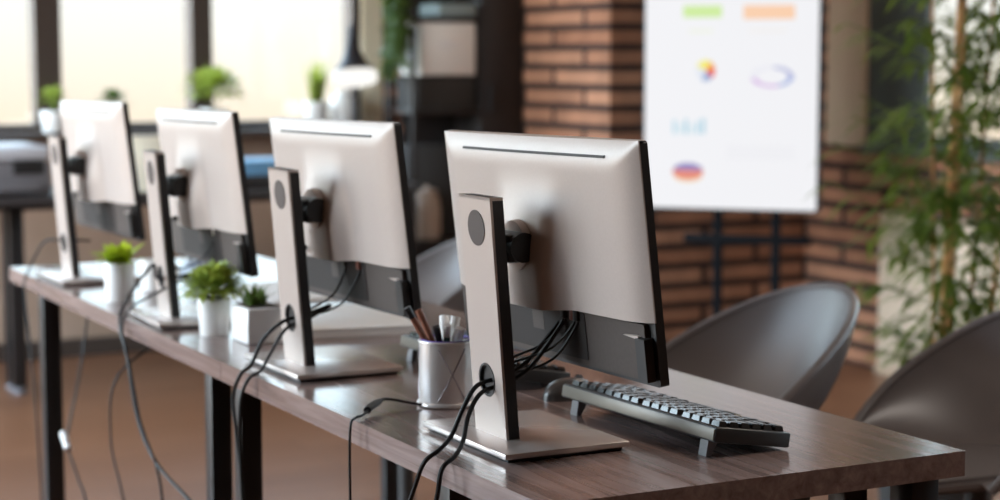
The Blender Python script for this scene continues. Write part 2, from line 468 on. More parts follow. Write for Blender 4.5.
    for dd, s in ((0.0, 1), (.0034, -1)):
        o_ = [b.verts.new(pp(y, z, dd)) for y, z in outer]; i_ = [b.verts.new(pp(y, z, dd)) for y, z in inner]
        for k in range(N): b.faces.new((o_[k], o_[(k+1) % N], i_[(k+1) % N], i_[k]))
        if s == 1: O0, I0 = o_, i_
    for k in range(N):
        b.faces.new((O0[k], O0[(k+1) % N], o_[(k+1) % N], o_[k])); b.faces.new((I0[k], I0[(k+1) % N], i_[(k+1) % N], i_[k]))
    bp = obj('post_back_plate', b, M['silver_metal'], root, angle=30, label='light metal back face of the post')
    b = bm_new(); add_prism(b, [(-hw, .0), (hw, .0), (hw, .0185), (-hw, .0185)], lambda y, d: pp(y, zt-.0038, d), lambda y, d: pp(y, zt, d))
    obj('post_cap', b, M['silver'], bp)
    b = bm_new()
    ring = [(ro*math.cos(2*PI*k/40), ro*math.sin(2*PI*k/40)) for k in range(40)]
    in2 = [(.86*y, .86*z) for y, z in ring]
    A = [b.verts.new(pp(y, zo+z, -.0008)) for y, z in ring]; B_ = [b.verts.new(pp(y, zo+z, -.0008)) for y, z in in2]
    Cc = [b.verts.new(pp(y, zo+z, .0036)) for y, z in in2]; D_ = [b.verts.new(pp(y*1.02, zo+z*1.02, .0)) for y, z in ring]
    for k in range(40):
        j = (k+1) % 40
        b.faces.new((A[k], A[j], B_[j], B_[k])); b.faces.new((B_[k], B_[j], Cc[j], Cc[k])); b.faces.new((A[k], A[j], D_[j], D_[k]))
    obj('cable_grommet', b, M['black'], bp)
    b = bm_new(); add_prism(b, circ(.0225, 40, -.001, .2765), lambda y, z: pp(y, z, -.0009), lambda y, z: pp(y, z, .001))
    obj('disc_badge', b, M['disc'], bp, label='round dark disc near the top of the post')
    # base plate
    b = bm_new(); add_box(b, (0, 0, .0085), (.176, .236, .007), .0012)
    base = obj('stand_base', b, M['base_metal'], root, label='flat metal foot plate')
    b = bm_new(); add_box(b, (0, 0, .0026), (.162, .222, .005), .001)
    obj('foot_pad', b, M['black'], base)
    return root
MONITORS = 'identical monitors in a row on the long desk'
m1 = make_monitor()
m1.location = (1.1, 2.038, T); m1['label'] = 'silver-backed monitor in sharp focus at the near end of the desk row'; m1['group'] = MONITORS
for (x, y, rz, lab) in ((1.08, 2.672, 0, 'silver-backed monitor directly behind the pen cup, second from the near end'),
                        (1.06, 3.28, -2.5, 'blurred silver-backed monitor beside the bushy green potted plant'),
                        (1.06, 3.99, 0, 'most blurred silver-backed monitor, farthest along the desk row')):
    c = copy_tree(m1); c.location = (x, y, T); c.rotation_euler = (0, 0, R(rz)); c['label'] = lab; c['group'] = MONITORS

# ------------------------------------------------------------------ keyboards
KW, KD, KH = .352, .118, .0190      # length along y, depth along x, case height
def key_rows():
    u = .0186; rows = []
    keys = []
    x = .008
    for r, lay in enumerate(([1]*4+[0.3]+[1]*4+[.3]+[1]*4+[1]*4, [1]*13+[2]+[1]*3, [1.5]+[1]*12+[1.5]+[1]*3, [1.75]+[1]*11+[2.25]+[1]*3, [2.25]+[1]*10+[2.75]+[1]*3, [1.25]*3+[6.25]+[1.25]*4+[1]*2)):
        tot = sum(lay); s = (KW-.012)/tot; y = -KW/2+.006
        dx = .0155 if r == 0 else .0178
        for w in lay:
            if w >= 1: keys.append((x+dx/2, y+w*s/2, dx-.0028, w*s-.0026))
            y += w*s
        x += dx+(.001 if r == 0 else 0)
    return keys
def make_keyboard(detailed, label, loc, rz):
    root = thing('keyboard', label, 'keyboard', loc, rz)
    tilt = math.atan(.0195/KD)
    def kp(x, y, z):  # x from the back edge towards the typist, tilted
        return Vector((x*math.cos(tilt)+z*math.sin(tilt), y, .0222-x*math.sin(tilt)+z*math.cos(tilt)))
    rotm = Matrix.Rotation(tilt, 3, 'Y')
    b = bm_new(); add_box(b, kp(KD/2, 0, KH/2-.001), (KD, KW, KH), .0025, rotm)
    case = obj('case', b, M['kcase'], root)
    b = bm_new(); add_box(b, kp(-.0004, 0, KH/2-.001), (.0022, KW-.004, KH-.004), .0008, rotm)
    obj('back_edge_strip', b, M['kback'], case, label='pale back edge of the case')
    def cap(bmm, x, y, dx, dy, o=Vector((0, 0, 0))):
        lo = [(-dx/2, -dy/2), (dx/2, -dy/2), (dx/2, dy/2), (-dx/2, dy/2)]
        A = [bmm.verts.new(kp(x+p, y+q, KH-.002)-o) for p, q in lo]
        B_ = [bmm.verts.new(kp(x+p*.80, y+q*.80, KH+.0058)-o) for p, q in lo]
        bmm.faces.new(B_)
        for k in range(4): bmm.faces.new((A[k], A[(k+1) % 4], B_[(k+1) % 4], B_[k]))
    if detailed:
        for (x, y, dx, dy) in key_rows():
            b = bm_new(); cap(b, x, y, dx, dy)
            bmesh.ops.bevel(b, geom=list(b.edges), offset=.0007, segments=2, affect='EDGES')
            obj('key', b, M['keycap'], root)
    else:
        b = bm_new()
        for (x, y, dx, dy) in key_rows(): cap(b, x, y, dx, dy)
        obj('keycaps', b, M['keycap'], root)
    for y in (-KW/2+.028, KW/2-.028):
        b = bm_new(); add_prism(b, [(0.006, .0225), (.022, .020), (.010, .0), (.002, .0)], lambda p, q, y=y: Vector((p, y-.008, q)), lambda p, q, y=y: Vector((p, y+.008, q)))
        obj('foot', b, M['kfoot'], root)
    b = bm_new(); add_box(b, (KD-.02, 0, .0020), (.008, KW*.7, .0040), .001)
    obj('rubber_strip', b, M['black'], root)
    return root
make_keyboard(True, 'dark keyboard on raised feet in front of the sharp nearest monitor', (1.243, 2.002, T), R(2.5))
make_keyboard(False, 'dark keyboard behind the pen cup, serving the second monitor', (1.225, 2.515, T), R(0))

# ------------------------------------------------------------------ pen cup and pens
cx, cy = 1.118, 2.300
cup = thing('pen_cup', 'silver wire-mesh pen cup standing on the near desk', 'pen cup', (cx, cy, T))
b = bm_new(); CR, CH = .0385, .094
add_lathe(b, [(0, .001), (CR-.001, .001), (CR, .003), (CR, CH-.004), (CR-.002, CH-.004), (CR-.002, .004), (0, .004)], 40)
body = obj('cup_wall', b, M['mesh_metal'], cup)
for k in range(3):
    for s in (-1, 1):
        a0 = R(257+120*k)
        pts = [((CR+.0004)*math.cos(a0+s*(t-.5)*1.0), (CR+.0004)*math.sin(a0+s*(t-.5)*1.0), .012+(CH-.022)*t) for t in [i/10 for i in range(11)]]
        b = bm_new(); add_tube(b, pts, .0010, 6, 1)
        obj('lattice_wire', b, M['cup_dark'], body)
def torus_ring(z, r, rr):
    b = bm_new(); P = [((r)*math.cos(2*PI*i/40), r*math.sin(2*PI*i/40), z) for i in range(41)]
    return add_tube(b, P, rr, 8, 1, cap=False)
obj('rim', torus_ring(CH-.002, CR-.0005, .0022), M['mesh_metal'], cup)
obj('rim_lining', torus_ring(CH-.0005, CR-.0035, .0018), M['violet'], cup, label='violet inner rim')
obj('base_ring', torus_ring(.004, CR, .0034), M['mesh_metal'], cup)
def pen(name, label, cat, a, rr, top, r, m, tipm=None, ln=.145):
    # stands in the cup: foot on the cup floor, leaning on the rim
    p0 = Vector((cx-.018*math.cos(a), cy-.018*math.sin(a), T+.006)); p1 = Vector((cx+rr*math.cos(a), cy+rr*math.sin(a), T+top))
    d = (p1-p0).normalized(); p1 = p0+d*ln
    b = bm_new(); add_tube(b, [p0, p0+d*ln*.06, p0+d*ln*.1, p1], lambda t: r*(.35 if t < .05 else 1), 10, 2)
    o = obj(name, b, m); tag(o, label, cat)
    b = bm_new(); add_tube(b, [p1-d*.014, p1+d*.001, p1+d*.003], lambda t: r*1.15 if t < .9 else r*.6, 10, 2)
    obj('end_cap', b, tipm or m, o)
    return o
pen('pencil', 'brown wooden pencil leaning left out of the pen cup', 'pencil', R(165), .034, .100, .0045, M['pencil'], M['penblack'], .150)
pen('pencil', 'red-brown pencil beside the leftmost one in the pen cup', 'pencil', R(140), .026, .102, .0045, M['pencil'], M['pencil'], .138)
pen('pen', 'black pen upright in the middle of the pen cup', 'pen', R(200), .016, .10, .0045, M['penblack'], None, .112)
pen('pen', 'dark green pen in the pen cup beside a white one', 'pen', R(250), .012, .10, .0045, M['pengreen'], M['pale'], .112)
pen('marker', 'white marker with a fat end, farthest back in the pen cup', 'marker', R(70), .020, .105, .0062, M['paper'], M['paper'], .122)
pen('marker', 'white marker leaning forward on the rim of the pen cup', 'marker', R(300), .020, .10, .0062, M['paper'], M['paper'], .110)
pen('marker', 'white capped marker in the middle of the pen cup', 'marker', R(20), .014, .105, .0060, M['paper'], M['pale'], .120)

# ------------------------------------------------------------------ potted plants
def pot_round(t, r0, r1, h, m=None):
    b = bm_new(); add_lathe(b, [(0, 0), (r0*.96, 0), (r0, .003), (r1, h-.002), (r1-.001, h), (r1-.004, h), (r1-.005, h-.008), (0, h-.008)], 36)
    p = obj('pot', b, m or M['white'], t)
    b = bm_new(); add_lathe(b, [(0, h-.006), (r1*.6, h-.005), (r1-.0045, h-.0075)], 24)
    obj('soil', b, M['soil'], p)
def bush(t, h, rad, hh, n, L, w, m, seed, up=.35):
    rnd = random.Random(seed); b = bm_new()
    for _ in range(n):
        a = rnd.uniform(0, 2*PI); e = rnd.uniform(up-.6, 1.4); q = rnd.random()**.45
        d = Vector((math.cos(a)*math.cos(e), math.sin(a)*math.cos(e), math.sin(e)))
        p = Vector((0, 0, h+hh*.45))+Vector((d.x*rad*q, d.y*rad*q, d.z*hh*.5*q))
        add_leaf(b, p, d+Vector((rnd.uniform(-.5, .5), rnd.uniform(-.5, .5), rnd.uniform(-.3, .5))), L*rnd.uniform(.6, 1.2), w*rnd.uniform(.7, 1.2), .25)
    f = obj('foliage', b, m, t, recalc=False)
    b = bm_new()
    for k in range(9):
        a = 2*PI*k/9; add_tube(b, [(0.004*math.cos(a), .004*math.sin(a), h-.006), (rad*.3*math.cos(a), rad*.3*math.sin(a), h+hh*.35), (rad*.55*math.cos(a), rad*.55*math.sin(a), h+hh*.6)], .0012, 5, 3)
    obj('stems', b, M['leaf2'], f)
PL = 'small white-potted plants on the desk row'
t = thing('potted_plant', 'white round pot with a dense bright green bush, on the desk row', 'plant', (1.040, 3.075, T), 0, PL)
pot_round(t, .0255, .0295, .066); bush(t, .050, .050, .072, 800, .022, .011, M['leaf1'], 3)
t = thing('potted_plant', 'square white pot with a thin dark spiky plant, beside the green bush', 'plant', (1.085, 2.975, T), 0, PL)
b = bm_new(); add_box(b, (0, 0, .031), (.070, .088, .062), .005)
pt_ = obj('pot', b, M['white'], t); b = bm_new(); add_box(b, (0, 0, .0622), (.056, .074, .002), .0006); obj('soil', b, M['soil'], pt_)
b = bm_new(); rnd = random.Random(5)
for k in range(70):
    a = rnd.uniform(0, 2*PI); add_leaf(b, (rnd.uniform(-.016, .012)-.006, rnd.uniform(-.016, .016), .061), (math.cos(a)*rnd.uniform(.1, .9), math.sin(a)*rnd.uniform(.1, .9), 1), rnd.uniform(.03, .06), .0055, .2)
obj('foliage', b, M['leaf2'], t, recalc=False)
t = thing('potted_plant', 'white pot with lime-yellow leaves near the far end of the desk row', 'plant', (1.02, 3.60, T), 0, PL)
pot_round(t, .028, .031, .078)
b = bm_new(); rnd = random.Random(9)
for k in range(60):
    a = rnd.gauss(R(215), 1.0); s = rnd.uniform(.2, .9)
    add_leaf(b, (rnd.uniform(-.012, .012), rnd.uniform(-.012, .012), .072), (math.cos(a)*s, math.sin(a)*s, rnd.uniform(.5, 1)), rnd.uniform(.05, .085), .028, .35)
obj('foliage', b, M['leaf3'], t, recalc=False)

# things lying on the far desk
def slab(name, label, cat, c, s, rz, m, bev=.003, m2=None, z=T):
    t = bm_new(); add_box(t, (0, 0, s[2]/2), s, bev)
    o = obj(name, t, m); o.location = (c[0], c[1], z); o.rotation_euler = (0, 0, rz); tag(o, label, cat)
    return o
pad = thing('paper_pad', 'thick white pad of paper behind the second monitor stand', 'paper pad', (1.285, 3.08, T), R(-10))
obj('cover', add_box(bm_new(), (0, 0, .0155), (.215, .30, .003), .001), M['paper'], pad)
obj('page_block', add_box(bm_new(), (0, 0, .007), (.21, .295, .014), .001), M['paper'], pad)
slab('document', 'white sheets lying on the far desk behind the bushy plant', 'paper', (1.33, 3.55), (.21, .297, .006), R(8), M['paper'], .001)
slab('folder', 'pale blue folder under the screen of the second monitor', 'folder', (1.40, 2.78), (.16, .12, .012), R(-15), M['tower'], .002)
ms = thing('computer_mouse', 'blue-grey computer mouse on the far desk behind the third monitor post', 'mouse', (1.30, 3.95, T), R(20))
def mouse_mesh():
    b = bm_new(); n = 24; prof = [(0, 1.0), (.25, 1.0), (.5, .93), (.75, .75), (.92, .45), (1.0, 0)]
    rings = []
    for hgt, sc_ in prof:
        if sc_ < 1e-6: rings.append([b.verts.new((.004, 0, .036))]); continue
        rings.append([b.verts.new((.032*sc_*math.cos(2*PI*k/n), .056*sc_*math.sin(2*PI*k/n)*(1.0), .036*hgt)) for k in range(n)])
    for p, q in zip(rings, rings[1:]):
        for k in range(n):
            if len(q) == 1: b.faces.new((p[k], p[(k+1) % n], q[0]))
            else: b.faces.new((p[k], p[(k+1) % n], q[(k+1) % n], q[k]))
    b.faces.new(rings[0][::-1]); return b
def mouse_parts(t, m):
    obj('shell', mouse_mesh(), m, t, angle=60)
    b = bm_new(); add_tube(b, [(-.003, .026, .030), (.003, .026, .030)], .008, 14, 1); obj('scroll_wheel', b, M['black'], t)
mouse_parts(ms, M['bluegrey'])
mug = thing('mug', 'small white mug on the far desk beside the lime-leaved plant', 'mug', (1.13, 3.72, T))
b = bm_new(); add_lathe(b, [(0, 0), (.024, 0), (.028, .004), (.031, .06), (.0315, .066), (.029, .066), (.026, .008), (0, .007)], 30); obj('body', b, M['white'], mug)
b = bm_new(); add_tube(b, [(.029, 0, .052), (.046, 0, .05), (.050, 0, .034), (.044, 0, .018), (.028, 0, .016)], .0035, 8, 5); obj('handle', b, M['white'], mug)
ms2 = thing('computer_mouse', 'shiny grey mouse behind the far end of the front keyboard', 'mouse', (1.30, 2.27, T), R(-70)); mouse_parts(ms2, M['mouse']); ms2.scale = (.85, .85, .8)

# ------------------------------------------------------------------ cables
def cable(name, label, pts, r=.0028, m=None, sub=8):
    b = bm_new(); add_tube(b, pts, r, 8, sub)
    o = obj(name, b, m or M['cable']); tag(o, label, 'cable')
    return o
XE = .9535
hz = T+.083
def hole(mx, my): return [(mx-.052+.05, my, hz+.004), (mx-.030, my, hz+.003), (mx-.062, my, hz-.004)]
# front monitor: two cables through the post hole, over the desk edge
cable('monitor_cable', 'black cable from the front monitor post hole, farther left over the desk edge',
      [(1.135, 2.0, .90), (1.10, 2.025, .845), (1.070, 2.034, .826), (1.030, 2.030, .818), (1.005, 2.02, .792), (.985, 2.012, .762), (.962, 2.000, .748), (.942, 2.000, .735), (.938, 2.02, .700), (.938, 2.07, .62), (.94, 2.14, .45), (.945, 2.18, .20), (.95, 2.2, .02)], .0030)
cable('monitor_cable', 'black cable from the front monitor post hole, nearer right over the desk edge',
      [(1.130, 1.985, .90), (1.10, 2.015, .840), (1.072, 2.029, .818), (1.032, 2.022, .810), (1.008, 2.010, .786), (.990, 1.990, .759), (.966, 1.965, .7465), (.944, 1.955, .735), (.938, 1.957, .70), (.936, 1.985, .63), (.94, 2.01, .45), (.945, 2.03, .20), (.95, 2.05, .02)], .0030)
b = bm_new(); 
def port_lead(label, y0, y1, dz, m=None, mx=1.1, my=2.038):
    o = cable('monitor_lead', label, [(mx+.030, my+y0, T+.182), (mx+.030, my+y0, T+.160), (mx+.016, my+(y0*.6+y1*.4), T+.128+dz), (mx-.010, my+y1*.8, T+.105+dz), (mx-.018, my+y1, T+.098), (mx-.024, my+y1, T+.090)], .0018)
    b = bm_new(); add_box(b, (mx+.030, my+y0, T+.176), (.010, .012, .026), .002); obj('plug', b, m or M['cable'], o)
    return o
port_lead('short black lead plugged in nearest the post, behind the front monitor', -.055, .018, .0)
port_lead('short black lead with a red-brown plug, behind the front monitor', -.078, .008, -.004, M['cable_red'])
port_lead('lowest hanging black lead behind the front monitor', -.086, .012, -.018)
port_lead('short dark lead behind the second monitor beside its post', -.03, .012, -.01, None, 1.08, 2.672)
port_lead('dark lead with a red-brown plug behind the second monitor', -.085, .006, -.02, M['cable_red'], 1.08, 2.672)
port_lead('pale-plugged lead hanging under the third monitor', -.07, .01, -.01, M['pale'], 1.06, 3.28)
# second monitor
cable('monitor_cable', 'black cable from the second monitor post, upper one over the desk edge',
      [(1.09, 2.66, .84), (1.05, 2.668, .826), (1.012, 2.665, .818), (.985, 2.68, .790), (.965, 2.68, .752), (.945, 2.675, .738), (.938, 2.69, .70), (.938, 2.675, .64), (.94, 2.655, .54), (.945, 2.64, .3), (.95, 2.62, .02)], .0030)
cable('monitor_cable', 'black cable from the second monitor post, lower one over the desk edge',
      [(1.09, 2.655, .84), (1.05, 2.66, .82), (1.012, 2.652, .808), (.99, 2.655, .775), (.968, 2.645, .748), (.945, 2.638, .737), (.936, 2.65, .70), (.936, 2.655, .62), (.938, 2.645, .5), (.945, 2.62, .3), (.95, 2.59, .02)], .0026)
# third monitor: long cable that swings below the desk and forks
cable('monitor_cable', 'black cable looping from the third monitor post down past the desk edge',
      [(1.06, 3.27, .825), (1.0, 3.27, .822), (.97, 3.20, .855), (.965, 3.24, .835), (.965, 3.32, .797), (.955, 3.37, .745), (.942, 3.32, .715), (.940, 3.285, .69), (.942, 3.225, .57), (.944, 3.12, .51), (.944, 2.94, .483), (.945, 2.82, .455), (.945, 2.72, .36), (.948, 2.68, .20), (.95, 2.66, .02)], .0032)
cable('power_cable', 'thin brown lead hanging down below the third monitor cable',
      [(1.055, 3.262, .823), (.995, 3.25, .80), (.962, 3.33, .76), (.942, 3.315, .72), (.940, 3.26, .66), (.941, 3.205, .57), (.942, 3.12, .508), (.942, 3.085, .45), (.942, 3.06, .30), (.945, 3.02, .02)], .0024)
cable('monitor_cable', 'dark thin cable from the farthest monitor over the desk edge',
      [(1.065, 3.985, .825), (1.0, 3.98, .83), (.975, 4.02, .825), (.962, 4.06, .79), (.945, 4.08, .742), (.940, 4.08, .70), (.942, 4.02, .5), (.945, 3.98, .2), (.95, 3.95, .02)], .0026)
o = cable('charging_cable', 'thin lead with a pale plug hanging beside the far desk leg', [(1.06, 3.985, .705), (1.05, 3.975, .64), (1.02, 3.93, .54), (.962, 3.80, .455), (.942, 3.745, .432), (.942, 3.735, .416), (.942, 3.66, .37), (.942, 3.60, .33), (.945, 3.52, .18), (.95, 3.48, .02)], .0026)
b = bm_new(); add_tube(b, [(.942, 3.775, .445), (.942, 3.735, .418)], .008, 10, 1); obj('plug', b, M['pale'], o, label='pale plug end')
cable('charging_cable', 'faint thin lead hanging under the far desk, right of the pale plug', [(1.10, 3.44, .70), (.97, 3.44, .62), (.945, 3.42, .50), (.942, 3.33, .397), (.945, 3.22, .2), (.95, 3.15, .02)], .0022)
# usb lead with connector by the pen cup
o = cable('usb_cable', 'thin black lead running from the pen cup over the desk edge, with a connector',
      [(1.16, 2.27, .7428), (1.12, 2.265, .7428), (1.075, 2.297, .7445), (1.035, 2.318, .752), (1.010, 2.300, .752), (.975, 2.262, .7455), (.955, 2.247, .7445), (.946, 2.241, .736), (.944, 2.240, .69), (.944, 2.239, .60), (.945, 2.24, .3), (.95, 2.25, .02)], .0019)
b = bm_new(); add_tube(b, [(1.020, 2.308, .7525), (.998, 2.288, .7505), (.985, 2.274, .748)], lambda t: .0055 if t > .3 else .0035+.002*t/.3, 10, 3); obj('connector', b, M['cable'], o)

# ------------------------------------------------------------------ chairs
def make_chair():
    root = thing('tub_chair', '', 'chair')
    # local frame: chair faces -x, back at +x
    NU, NV = 56, 16
    def shell(u, v, off):
        # u in [-1,1] around the back, v 0 at the seat, 1 at the rim
        ph = u*R(112)
        zt = .797-.285*abs(u)**1.9
        zb = .505
        flare = .52+.48*(math.sin(v*PI/2))**.6
        ax = .25*flare+off; by = .245*flare+off
        z = zb+(zt-zb)*v
        lean = .055*v*max(0, math.cos(ph))
        x = -.03+ax*math.cos(ph)+lean; y = by*math.sin(ph)
        if abs(ph) > PI/2: x = -.03+(ax*1.1)*math.cos(ph)
        return Vector((x, y, z))
    b = bm_new(); gi = []; go = []
    for i in range(NU+1):
        u = -1+2*i/NU
        gi.append([b.verts.new(shell(u, j/NV, -.007)) for j in range(NV+1)])
        go.append([b.verts.new(shell(u, j/NV, .007)) for j in range(NV+1)])
    for i in range(NU):
        for j in range(NV):
            b.faces.new((gi[i][j], gi[i+1][j], gi[i+1][j+1], gi[i][j+1])); b.faces.new((go[i][j], go[i][j+1], go[i+1][j+1], go[i+1][j]))
        b.faces.new((gi[i][NV], gi[i+1][NV], go[i+1][NV], go[i][NV])); b.faces.new((gi[i][0], go[i][0], go[i+1][0], gi[i+1][0]))
    for i in (0, NU):
        for j in range(NV): b.faces.new((gi[i][j], gi[i][j+1], go[i][j+1], go[i][j]))
    obj('backrest_shell', b, M['chair'], root, angle=50)
    b = bm_new(); P = [shell(-1+2*i/NU, 1, 0) for i in range(NU+1)]; add_tube(b, P, .0095, 8, 1)
    obj('rim', b, M['chair'], root)
    b = bm_new(); add_prism(b, [(-.215, -.12), (-.20, -.15), (-.05, -.145), (.05, -.12), (.105, -.06), (.115, 0), (.105, .06), (.05, .12), (-.05, .145), (-.20, .15), (-.215, .12)], lambda x, y: Vector((x, y, .490)), lambda x, y: Vector((x, y, .515)))
    bmesh.ops.bevel(b, geom=list(b.edges), offset=.008, segments=2, affect='EDGES')
    obj('seat', b, M['chair'], root)
    b = bm_new(); add_tube(b, [(0, 0, .500), (0, 0, .05)], .022, 16, 1); obj('column', b, M['chairleg'], root)
    for k in range(4):
        a = R(45+90*k); b = bm_new()
        add_tube(b, [(.015*math.cos(a), .015*math.sin(a), .075), (.16*math.cos(a), .16*math.sin(a), .045), (.27*math.cos(a), .27*math.sin(a), .012)], lambda t: .018-.006*t, 10, 4)
        obj('foot', b, M['chairleg'], root)
    return root
ch = make_chair(); G = 'grey tub chairs along the desk row'
ch.location = (1.87, 2.76, 0); ch.rotation_euler = (0, 0, R(-5)); ch['group'] = G
ch['label'] = 'grey tub chair in front of the brick wall and display stand'
for x, y, rz, lab in ((2.26, 2.47, -7, 'dark grey tub chair at the right edge, beyond the near desk corner'),
                      (1.88, 4.10, -8, 'blue-grey blurred tub chair seen between the two nearest monitors')):
    c = copy_tree(ch); c.location = (x, y, 0); c.rotation_euler = (0, 0, R(rz)); c['label'] = lab

# ------------------------------------------------------------------ display on a stand
tv = thing('presentation_display', 'large portrait screen showing charts, on a black floor stand before the brick', 'display screen', (3.925, 5.65, 0), R(-46))
W, H, Z0 = .665, 1.20, .655
b = bm_new(); add_prism(b, rrect(W, H, .012, 4, 0, Z0+H/2), lambda x, z: Vector((x, -.02, z)), lambda x, z: Vector((x, .03, z)))
obj('housing', b, M['tvblack'], tv)
b = bm_new(); add_prism(b, rrect(W-.018, H-.018, .004, 2, 0, Z0+H/2), lambda x, z: Vector((x, -.0212, z)), lambda x, z: Vector((x, -.018, z)))
scr = obj('screen', b, M['screen'], tv, label='bright white lit screen')
for x in (-.055, .165):
    b = bm_new(); add_box(b, (x, .055, .62), (.032, .03, 1.24), .003); obj('upright', b, M['standsteel'], tv)
    b = bm_new(); add_box(b, (x, .03, .0175), (.04, .50, .035), .004); obj('foot', b, M['standsteel'], tv)
b = bm_new(); add_box(b, (.055, .05, .545), (.48, .028, .032), .003); obj('cross_bar', b, M['standsteel'], tv)
b = bm_new(); add_box(b, (.055, .038, 1.22), (.34, .012, .25), .003); obj('mounting_bracket', b, M['standsteel'], tv)
def fl(poly): 
    b = bm_new(); vs = [b.verts.new((x, -.0216, z)) for x, z in poly]; b.faces.new(vs); return b
cmat = {}
def cm(c):
    if c not in cmat: cmat[c] = emis('screen_ink_%d' % len(cmat), c, .50)
    return cmat[c]
def graphic(name, polys):
    b = bm_new(); mats = []
    for poly, c in polys:
        m = cm(c)
        if m not in mats: mats.append(m)
        vs = [b.verts.new((x, -.0217-.0001*mats.index(m), z)) for x, z in poly]; f = b.faces.new(vs); f.material_index = mats.index(m)
    bmesh.ops.recalc_face_normals(b, faces=b.faces)
    return obj(name, b, mats, scr, smooth=False, recalc=False)
def rectp(x0, x1, z0, z1): return [(x0, z0), (x1, z0), (x1, z1), (x0, z1)]
def wedge(cx, cz, rx, rz, a0, a1, n=14, r0=0.0):
    o_ = [(cx+rx*math.cos(R(a0+(a1-a0)*k/n)), cz+rz*math.sin(R(a0+(a1-a0)*k/n))) for k in range(n+1)]
    if r0: return o_+[(cx+r0*rx*math.cos(R(a1+(a0-a1)*k/n)), cz+r0*rz*math.sin(R(a1+(a0-a1)*k/n))) for k in range(n+1)]
    return [(cx, cz)]+o_
# screen coordinates: u,v in photo pixels (display left edge 645, right edge 822, bottom 211)
def U(px): return (px-733.5)/177*.645
def V(py): return Z0+.01+(210-py)*.00368
graphic('heading_bar', [(rectp(U(684), U(724), V(18), V(6)), (.66, .88, .38))])
graphic('heading_strip', [(rectp(U(746), U(798), V(20), V(6)), (1.0, .66, .45))])
graphic('caption', [(rectp(U(690), U(715), V(33), V(30)), (.90, .93, .78)), (rectp(U(752), U(790), V(33), V(30)), (.93, .90, .88))])
px_, pz_ = U(708), V(71)
graphic('pie_chart', [(wedge(px_, pz_, .036, .040, 60, 160), (.95, .88, .22)), (wedge(px_, pz_, .036, .040, 15, 60), (.95, .45, .10)), (wedge(px_, pz_, .036, .040, -45, 15), (.88, .12, .10)), (wedge(px_, pz_, .036, .040, -115, -45), (.35, .45, .70)), (wedge(px_, pz_, .036, .040, -200, -115), (.80, .84, .93))])
qx, qz = U(776), V(77)
graphic('ring_chart', [(wedge(qx, qz, .080, .040, 190, 290, 14, .72), (.72, .50, .82)), (wedge(qx, qz, .080, .040, 290, 360, 14, .72), (.42, .50, .80)), (wedge(qx, qz, .080, .040, 0, 85, 14, .72), (.50, .52, .76)), (wedge(qx, qz, .080, .040, 85, 190, 14, .72), (.86, .86, .93))])
graphic('bar_chart', [(rectp(U(674+6*k), U(678+6*k), V(135), V(135-hh)), c) for k, (hh, c) in enumerate([(14, (.55, .75, .86)), (10, (.70, .84, .90)), (15, (.48, .70, .82)), (9, (.70, .84, .90)), (13, (.55, .75, .86)), (16, (.48, .70, .82))])])
sx_, sz_ = U(690.5), V(172)
graphic('stacked_pie', [(wedge(sx_, sz_-.018, .056, .026, 180, 360, 16), (.98, .72, .42)), (wedge(sx_, sz_-.008, .058, .026, 180, 360, 16)[1:]+[(sx_+.058, sz_+.004), (sx_-.058, sz_+.004)], (.82, .28, .22)), (wedge(sx_, sz_+.002, .056, .026, 0, 180, 16), (.30, .25, .55))])
graphic('table_lines', [(rectp(U(730), U(800), V(159-5*k), V(157-5*k)), (.87, .87, .91)) for k in range(3)])

# ------------------------------------------------------------------ bamboo by the right window
bam = thing('potted_bamboo', 'tall bamboo plant with orange-brown canes before the right window', 'plant', (3.225, 3.68, 0))
b = bm_new(); add_lathe(b, [(0, 0), (.13, 0), (.14, .01), (.17, .27), (.172, .28), (.16, .28), (.155, .25), (0, .25)], 36); p = obj('pot', b, M['greybox'], bam)
b = bm_new(); add_lathe(b, [(0, .262), (.1, .262), (.157, .255)], 24); obj('soil', b, M['soil'], p)
rnd = random.Random(21); lf = bm_new()
canes = [(0, .0, .06, 2.25, .010), (.06, .04, .05, 2.3, .009), (.09, -.06, .16, 2.1, .006), (.11, -.02, .22, 2.2, .007), (.05, .07, -.05, 1.9, .006), (.12, .04, .10, 2.2, .006)]
for (x, y, ln, hh, r) in canes:
    top = Vector((x+ln*.9, y-ln*.35, hh)); bot = Vector((x, y, .25))
    P = [bot+(top-bot)*k/8+Vector((0, 0, 0)) for k in range(9)]
    b = bm_new(); add_tube(b, P, lambda t, r=r: r*(1-.45*t)*(1.12 if abs((t*9) % 1-.5) > .46 else 1), 10, 4)
    obj('cane', b, M['cane'], bam)
    for k in range(66):
        t_ = (rnd.uniform(.06, .30) if k < 16 else rnd.uniform(.28, 1.0)); t_ = t_ if r < .0095 or t_ < .42 or rnd.random() < .35 else t_*.5; q = bot+(top-bot)*t_
        a = rnd.uniform(0, 2*PI); bl = rnd.uniform(.08, .29); br_ = Vector((math.cos(a), math.sin(a), rnd.uniform(.1, .6)))
        for j in range(9):
            s = rnd.uniform(.3, 1.0); o_ = q+br_*bl*s
            a2 = a+rnd.uniform(-1.1, 1.1)
            add_leaf(lf, o_, (math.cos(a2), math.sin(a2), rnd.uniform(-.5, .4)), rnd.uniform(.06, .12), rnd.uniform(.010, .018), .35)
        add_tube(lf, [q, q+br_*bl], .0015, 4, 1)
obj('foliage', lf, M['leafb'], bam, recalc=False)

